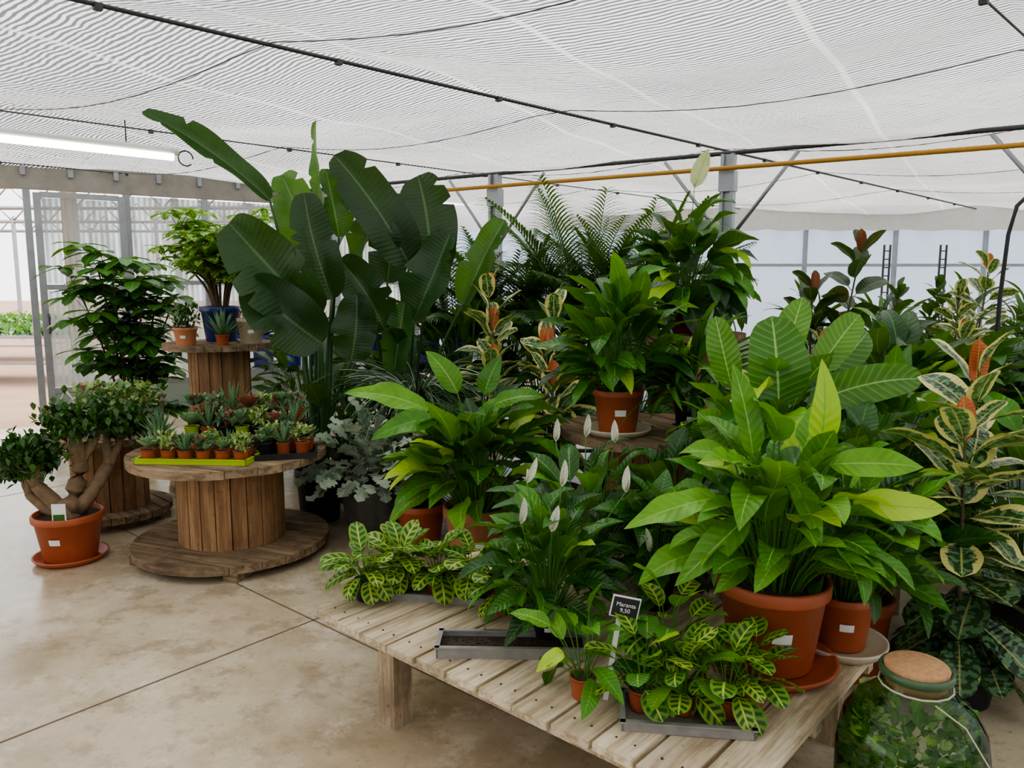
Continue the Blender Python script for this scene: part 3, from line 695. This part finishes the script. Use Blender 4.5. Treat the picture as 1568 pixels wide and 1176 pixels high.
# ---- jade bonsai
mb=MB(); z=pot(mb,.19,.27,'terra',saucer='terra',sr=1.05)
def jleaf(p,n,s):
    for i in range(n):
        az=ru(0,6.28); leaf(mb,V(p)+V((R.gauss(0,s*.55),R.gauss(0,s*.55),R.gauss(0,s*.40))),dirv(az,ru(.1,1.4)),ru(.042,.062),.036,'jade',-.3,.35,'round',0,0,3,1)
def branch(p,d,L,r,dep):
    n=5;pts=[V(p)];q=V(p);d=V(d).normalized()
    for i in range(n):
        d=(d+V((ru(-.28,.28),ru(-.28,.28),ru(-.05,.2)))).normalized(); q=q+d*(L/n); pts.append(q.copy())
    mb.tube(pts,r,r*.7,'jadebark',8)
    if dep==0:
        jleaf(q,74,.11); jleaf(pts[3],26,.07); return
    for k in range(3):
        nd=(d+V((ru(-.9,.9),ru(-.9,.9),ru(-.1,.45)))).normalized(); branch(q,nd,L*.60,r*.62,dep-1)
mb.lathe([(.10,z-.05),(.075,z+.03),(.05,z+.09),(0,z+.10)],'jadebark',(0,0,0),14,wob=lambda t,z_:1+.18*math.sin(3*t+z_*20))
branch((-.04,0,z+.03),(-.9,-.1,.9),.20,.050,2); branch((.02,0,z+.03),(.35,.1,1),.29,.064,2); branch((.05,.02,z+.02),(.95,.1,1),.31,.048,2); branch((-.06,.02,z),(-1.3,-.1,.35),.21,.040,2)
mb.box((.05,-.17,z+.06),(.075,.004,.11),'label',.1); mb.box((.05,-.173,z+.03),(.06,.004,.05),'scheff',.1)
mb.obj('potted_jade_bonsai',(-2.577,4.33,0))

# ---- umbrella plants
def umbrella(name,loc,r,h,potm,stems,H,lm,L=.16,spread=.3,per=9,pl=.2,start=.3,nlf=8,wr=.38):
    mb=MB(); z=pot(mb,r,h,potm,label=False)
    for s_ in range(stems):
        az=s_*2.4; pts=arcpath((0.3*r*math.cos(az),.3*r*math.sin(az),z-.03),az,ru(0,.15),ru(.1,.5)*spread/.3,H*ru(.7,1.05),8); mb.tube(pts,.012,.006,'bark',6)
        for i in range(per):
            k=lerp(start,1,i/(per-1)); f=k*8; j=min(7,int(f)); p=pts[j].lerp(pts[j+1],f-j)
            a2=i*2.4+ru(-.3,.3); pp=arcpath(p,a2,lerp(1.1,.4,k),lerp(1.4,.7,k),pl*ru(.7,1.2),4); mb.tube(pp,.003,.002,'stem',5,False)
            c=pp[-1]; rr=R.random()
            for q in range(nlf):
                t=q*2*pi/nlf+rr; l=L*ru(.8,1.05); tl=ru(1.3,1.85)
                leaf(mb,c,dirv(t,tl),l,l*wr,lm,.6,.15,'ell',0,.05,5,1,rnd=min(1,max(0,rr+ru(-.1,.1))))
    return mb.obj(name,loc)
umbrella('potted_umbrella_tree',(-3.38,6.75,0),.2,.38,'black',8,1.50,'scheff',.27,.38,13,.26,.08,7,.44)
umbrella('potted_variegated_umbrella_plant',(-2.26,5.98,1.15),.15,.27,'bluepot',18,.70,'schefvar',.15,1.15,9,.15,.4,7,.42)
def small(name,loc,r,h,potm,fn):
    mb=MB(); z=pot(mb,r,h,potm,label=(r>.06)); fn(mb,z); return mb.obj(name,loc)
def bushy(mb,z,n=60,s=.06,hh=.1,mat='sedum',L=.035):
    for i in range(n): leaf(mb,(ru(-s,s),ru(-s,s),z+ru(0,hh)),dirv(ru(0,6.28),ru(.1,1.4)),L*ru(.8,1.3),L*.5,mat,.3,.2,'round',0,0,3,1)
def aloe(mb,z,n=16,L=.12):
    for i in range(n): leaf(mb,(0,0,z-.01),dirv(i*2.4,lerp(1.2,.1,i/n)),L*ru(.8,1.1),L*.16,'succ',-.3,.5,'strap',0,0,5,1,rnd=ru(0,.5))
small('potted_sedum',(-2.36,5.56,1.15),.085,.13,'orange',lambda m,z:bushy(m,z,260,.09,.16,'jade',.04))
small('potted_aloe',(-2.09,5.55,1.15),.05,.08,'terra',lambda m,z:aloe(m,z,24,.2))
small('woven_pot_with_succulent',(-1.94,5.72,1.15),.10,.19,'beige',lambda m,z:(aloe(m,z,20,.12),bushy(m,z,50,.07,.05,'succ',.04)))
mb=MB(); tray(mb,(0,0,0),.5,.2,.15,'grey',.2); mb.box((0,0,.12),(.48,.18,.02),'soil',.2)
for i in range(700): leaf(mb,(ru(-.27,.27),ru(-.12,.12),.13+ru(0,.17)),dirv(ru(0,6.28),ru(.1,1.6)),ru(.035,.07),.032,'sedum' if i%3 else 'succ',.3,.2,'round',0,0,3,1)
mb.obj('rectangular_succulent_planter',(-2.70,5.24,.60))
small('potted_sedum',(-2.95,4.93,.60),.06,.09,'terra',lambda m,z:bushy(m,z,90,.06,.08,'succ',.045))
small('potted_sedum',(-2.62,4.93,.60),.05,.08,'black',lambda m,z:bushy(m,z,90,.06,.08,'succ',.045))
mb=MB(); mb.tube([(-.03,0,0),(-.03,0,.22),(0,0,.28),(.05,0,.22),(.06,0,.1)],.006,.006,'label',6); mb.obj('plant_hook',(-3.02,5.15,.60))
def succ_pot(mb,x,y,z,r,h,pm,kind,sc=1.):
    zz=pot(mb,r,h,pm,(x,y,z),label=False)
    if kind==0: rosette(mb,(x,y,zz+.012),r*1.7*sc,28)
    elif kind==1:
        for q in range(7): rosette(mb,(x+ru(-r,r)*1.1,y+ru(-r,r)*1.1,zz+ru(.0,.06)),r*1.05*sc,12)
    elif kind==2:
        for q in range(18): leaf(mb,(x,y,zz-.01),dirv(q*2.4,lerp(1.2,.1,q/18)),r*2.7*sc,r*.45,'succ',-.3,.5,'strap',0,0,5,1,rnd=ru(0,.5))
    else:
        for q in range(80): leaf(mb,(x+ru(-r,r)*1.1,y+ru(-r,r)*1.1,zz+ru(0,.09)),dirv(ru(0,6.28),ru(.1,1.4)),r*.75,r*.45,'sedum' if kind==3 else 'succ',.3,.2,'round',0,0,3,1)
mb=MB(); tray(mb,(0,0,0),.62,.24,.028,'lime',-.06)
for i in range(6):
    for j in range(2): succ_pot(mb,-.255+i*.102+ru(-.008,.008),-.055+j*.11-i*.005,.008,.042,.065,'terra',(i*3+j*2)%4,ru(.9,1.3))
mb.obj('tray_of_succulents',(-1.74,4.20,.62))
mb=MB(); tray(mb,(0,0,0),.34,.24,.028,'black',.25)
for i in range(3):
    for j in range(2): succ_pot(mb,-.1+i*.1,-.055+j*.11+i*.02,.008,.042,.075,'black' if i==0 else 'terra',(i+j*2+1)%5,1.3)
mb.obj('tray_of_succulents',(-1.30,4.33,.62))
mb=MB()
mb.box((0,0,.03),(.7,.14,.06),'blacklabel'); mb.box((0,.14,.07),(.7,.14,.14),'blacklabel')
for i in range(7): succ_pot(mb,-.3+i*.1,0,.06,.045,.07,['lime','terra','black','lime','black','terra','terra'][i],(i*2)%5,1.5)
for i in range(7): succ_pot(mb,-.3+i*.1,.14,.14,.045,.07,['terra','black','terra','lime','black','terra','terra'][i],(i*3+1)%5,1.6)
mb.box((-.08,-.075,.03),(.12,.01,.09),'lime'); mb.box((.2,-.075,.03),(.14,.01,.09),'lime')
mb.obj('stepped_succulent_display',(-1.62,4.55,.62),.03)
small('potted_aloe',(-2.10,4.50,.62),.055,.09,'terra',lambda m,z:aloe(m,z,26,.17))
small('potted_sedum',(-1.95,4.76,.62),.05,.09,'terra',lambda m,z:rosette(m,(0,0,z),.11,30,rnd=.9))
mb=MB(); z=pot(mb,.05,.09,'terra',label=False)
for q in range(4):
    az=q*2; pts=arcpath((0,0,z),az,.1,1.2,.42,8); mb.tube(pts,.003,.002,'stem',5)
    for k in pts[4:]: mb.lathe([(0,.01),(.009,0),(0,-.01)],'croton',k,6)
rosette(mb,(0,0,z),.09,26); mb.obj('potted_echeveria',(-1.40,4.86,.62))

# ---- dusty miller
mb=MB(); wob=lambda t,z:1+.05*math.sin(7*t+z*9)+.03*math.sin(15*t)
mb.lathe([(0,0),(.15,0),(.2,.1),(.21,.22),(.18,.33),(.165,.36),(.14,.34),(0,.32)],'stone',seg=48,wob=wob)
for i in range(240):
    az=ru(0,6.28); a=ru(.1,1.9); q=ru(.05,.42)
    p=V((0,0,.36))+dirv(az,min(a,1.5))*q; p.z=max(p.z,.2) if q<.2 else p.z
    leaf(mb,p,dirv(az+ru(-.6,.6),a),ru(.10,.16),.10,'silver',.8,.15,'ell',ru(-.8,.8),.15,14,1,lobes=4)
for i in range(16): mb.tube(arcpath((0,0,.32),i*2.4,.2,ru(.5,1.3),ru(.2,.35)),.005,.003,'silver',5)
mb.obj('stone_pot_with_dusty_miller',(-.86,4.80,0))
mb=MB(); z=pot(mb,.155,.27,'terra')
for i in range(18):
    az=i*2.4; pts=arcpath((0,0,z-.02),az,.1,ru(.4,1.0),ru(.22,.40)); mb.tube(pts,.005,.003,'bark',5)
    for q in range(15): leaf(mb,pts[-1]+V((ru(-.04,.04),ru(-.04,.04),ru(-.08,.04))),dirv(ru(0,6.28),ru(.2,1.8)),ru(.06,.10),.045,'silver' if R.random()<.6 else 'dark',.7,.2,'ell',0,.1,8,1,lobes=3)
mb.obj('potted_dusty_miller',(-.56,4.58,0))
stool('round_plant_stand',(-.62,5.0,0),.16,.62)
mb=MB(); z=pot(mb,.11,.17,'black',label=False)
for i in range(260):
    az=ru(0,6.28); pts=arcpath((0,0,z),az,ru(.2,.8),ru(1.6,2.9),ru(.3,.7),8); mb.tube(pts,.004,.0025,'stemdk' if i%3 else 'silver',4,False)
mb.obj('potted_trailing_rhipsalis',(-.62,5.0,.62))

# ---- palms & background mass
def palm(name,loc,r,h,n,H,potm='black',lw=.022,ll=.32,lean=(.1,1.),rows=26,mat='palm'):
    mb=MB(); z=pot(mb,r,h,potm,label=False)
    for i in range(n):
        az=i*2.4+ru(-.3,.3); le=lerp(lean[0],lean[1],i/n); hh=H*ru(.75,1.1)
        pts=arcpath((r*.4*math.cos(az),r*.4*math.sin(az),z-.02),az,le*.25,le*1.7+.3,hh,14); mb.tube(pts,.008,.002,'stem',5,False)
        for k in range(rows):
            t=lerp(.32,1,k/(rows-1)); f=t*14; j=min(13,int(f)); p=pts[j].lerp(pts[j+1],f-j); dd=(pts[j+1]-pts[j]).normalized()
            sd=dd.cross(V((0,0,1)))
            if sd.length<.05: sd=V((1,0,0))
            sd.normalize(); l=ll*math.sin(pi*lerp(.22,.93,(t-.32)/.68))*ru(.9,1.1)
            for s_ in(-1,1): leaf(mb,p,dd*1.0+sd*s_+V((0,0,.1)),l,lw,mat,1.1,.25,'strap',0,0,4,1)
    return mb.obj(name,loc)
bench('nursery_bench',(.45,6.75),(2.6,1.1),.55)
palm('potted_areca_palm',(.62,6.5,.55),.16,.28,32,1.62,rows=36,ll=.38)
palm('potted_areca_palm',(1.05,6.8,.55),.16,.28,26,1.55,rows=36,ll=.36)
palm('potted_parlour_palm',(-.05,6.6,.55),.16,.28,24,1.3,lw=.03,ll=.30)
palm('potted_parlour_palm',(-.5,6.85,.55),.16,.28,20,1.3,lw=.03,ll=.28)
peace_lily('potted_dark_foliage_plant',(.25,5.75,0),.18,.4,'black',90,(.4,.98),(.24,.34),.36,(.05,.95),['dark','spathdk'])
peace_lily('potted_dark_foliage_plant',(-.35,5.95,0),.18,.4,'black',90,(.4,.95),(.22,.32),.36,(.05,.95),['dark'])
peace_lily('potted_dark_foliage_plant',(-1.0,6.2,0),.18,.4,'black',90,(.3,.8),(.22,.32),.34,(.05,1.1),['dark','spathdk'])
peace_lily('potted_dark_foliage_plant',(-1.75,6.5,0),.18,.4,'black',80,(.3,.8),(.22,.32),.34,(.05,1.1),['dark','spathdk'])
peace_lily('potted_dark_foliage_plant',(.72,5.1,0),.16,.35,'black',80,(.4,.85),(.22,.32),.34,(.05,.9),['dark','spathdk'])
peace_lily('potted_dark_foliage_plant',(-1.2,5.55,0),.14,.4,'black',90,(.1,.5),(.18,.28),.3,(.05,1.2),['dark'])
bench('nursery_bench',(-1.6,7.6),(2.6,.9),.8)
mb=MB()
for i in range(9):
    x=-1.1+i*.27; mm=['bluecr','purple','bluecr','bluepot','purple','bluecr','bluecr','purple','bluecr'][i]
    zz=pot(mb,.11,.3,mm,(x,0,0),label=False,taper=.8)
    for q in range(36): leaf(mb,(x,0,zz),dirv(ru(0,6.28),ru(.1,1.2)),ru(.15,.3),.06,'dark',.6,.2,'lance',0,0,5,1)
mb.obj('row_of_blue_pots',(-1.6,7.5,.8))
bench('nursery_bench',(3.9,7.2),(3.0,1.0),.6)
for x,y,m_ in[(2.8,7.1,'dark'),(3.5,7.3,'spathdk'),(4.2,7.1,'dark'),(4.9,7.3,'dark')]:
    peace_lily('potted_strap_leaf_plant',(x,y,.6),.13,.24,'black',70,(.15,.5),(.3,.5),.13,(.05,1.1),[m_,'palm'],shape='strap')
rubber('potted_weeping_fig',(2.75,6.0,0),.17,.35,'black',5,1.2,.14,'dark',None,46,.3,lean=.2)
rubber('potted_weeping_fig',(3.5,6.2,0),.17,.35,'black',5,1.25,.14,'dark',None,46,.3,lean=.2)
palm('potted_areca_palm',(5.2,6.5,0),.18,.35,16,1.4)
for x in(5.0,5.75):
    mb=MB(); 
    for s_ in(-.04,.04): mb.box((s_,0,1.05),(.02,.02,2.1),'darksteel')
    for k in range(18): mb.box((0,0,.15+k*.11),(.08,.015,.015),'darksteel')
    mb.obj('steel_display_rack',(x,10.4,0))
mb=MB(); pts=[V((0,0,0)),V((0,0,.8)),V((0,0,1.5)),V((.02,0,1.9)),V((.06,0,2.08)),V((.14,0,2.16)),V((.24,0,2.16))]
mb.tube(pts,.013,.013,'blacklabel',8); mb.lathe([(0,0),(.16,0),(.16,.02),(0,.025)],'blacklabel'); mb.obj('black_shepherd_hook',(3.12,4.95,0))

# ------------------------------------------------------------ light, camera
w=bpy.data.worlds.new('World'); bpy.context.scene.world=w; w.use_nodes=True
bg=w.node_tree.nodes['Background']; bg.inputs[0].default_value=(.96,.975,1.0,1); bg.inputs[1].default_value=2.7
sl=bpy.data.lights.new('sun','SUN'); sl.energy=5.; sl.angle=math.radians(30); sl.color=(1,.96,.88)
so=bpy.data.objects.new('sun',sl); bpy.context.scene.collection.objects.link(so); so.rotation_euler=(math.radians(-25),math.radians(-12),0)
cd=bpy.data.cameras.new('camera'); co=bpy.data.objects.new('camera',cd); bpy.context.scene.collection.objects.link(co)
cd.sensor_width=36; cd.lens=27.05; co.location=(0,0,1.6); co.rotation_euler=(math.radians(82.5),0,0); cd.clip_end=200
bpy.context.scene.camera=co
try:
    bpy.context.scene.view_settings.view_transform='AgX'; bpy.context.scene.view_settings.look='AgX - Medium High Contrast'; bpy.context.scene.view_settings.exposure=.1
except Exception as e: print(e)
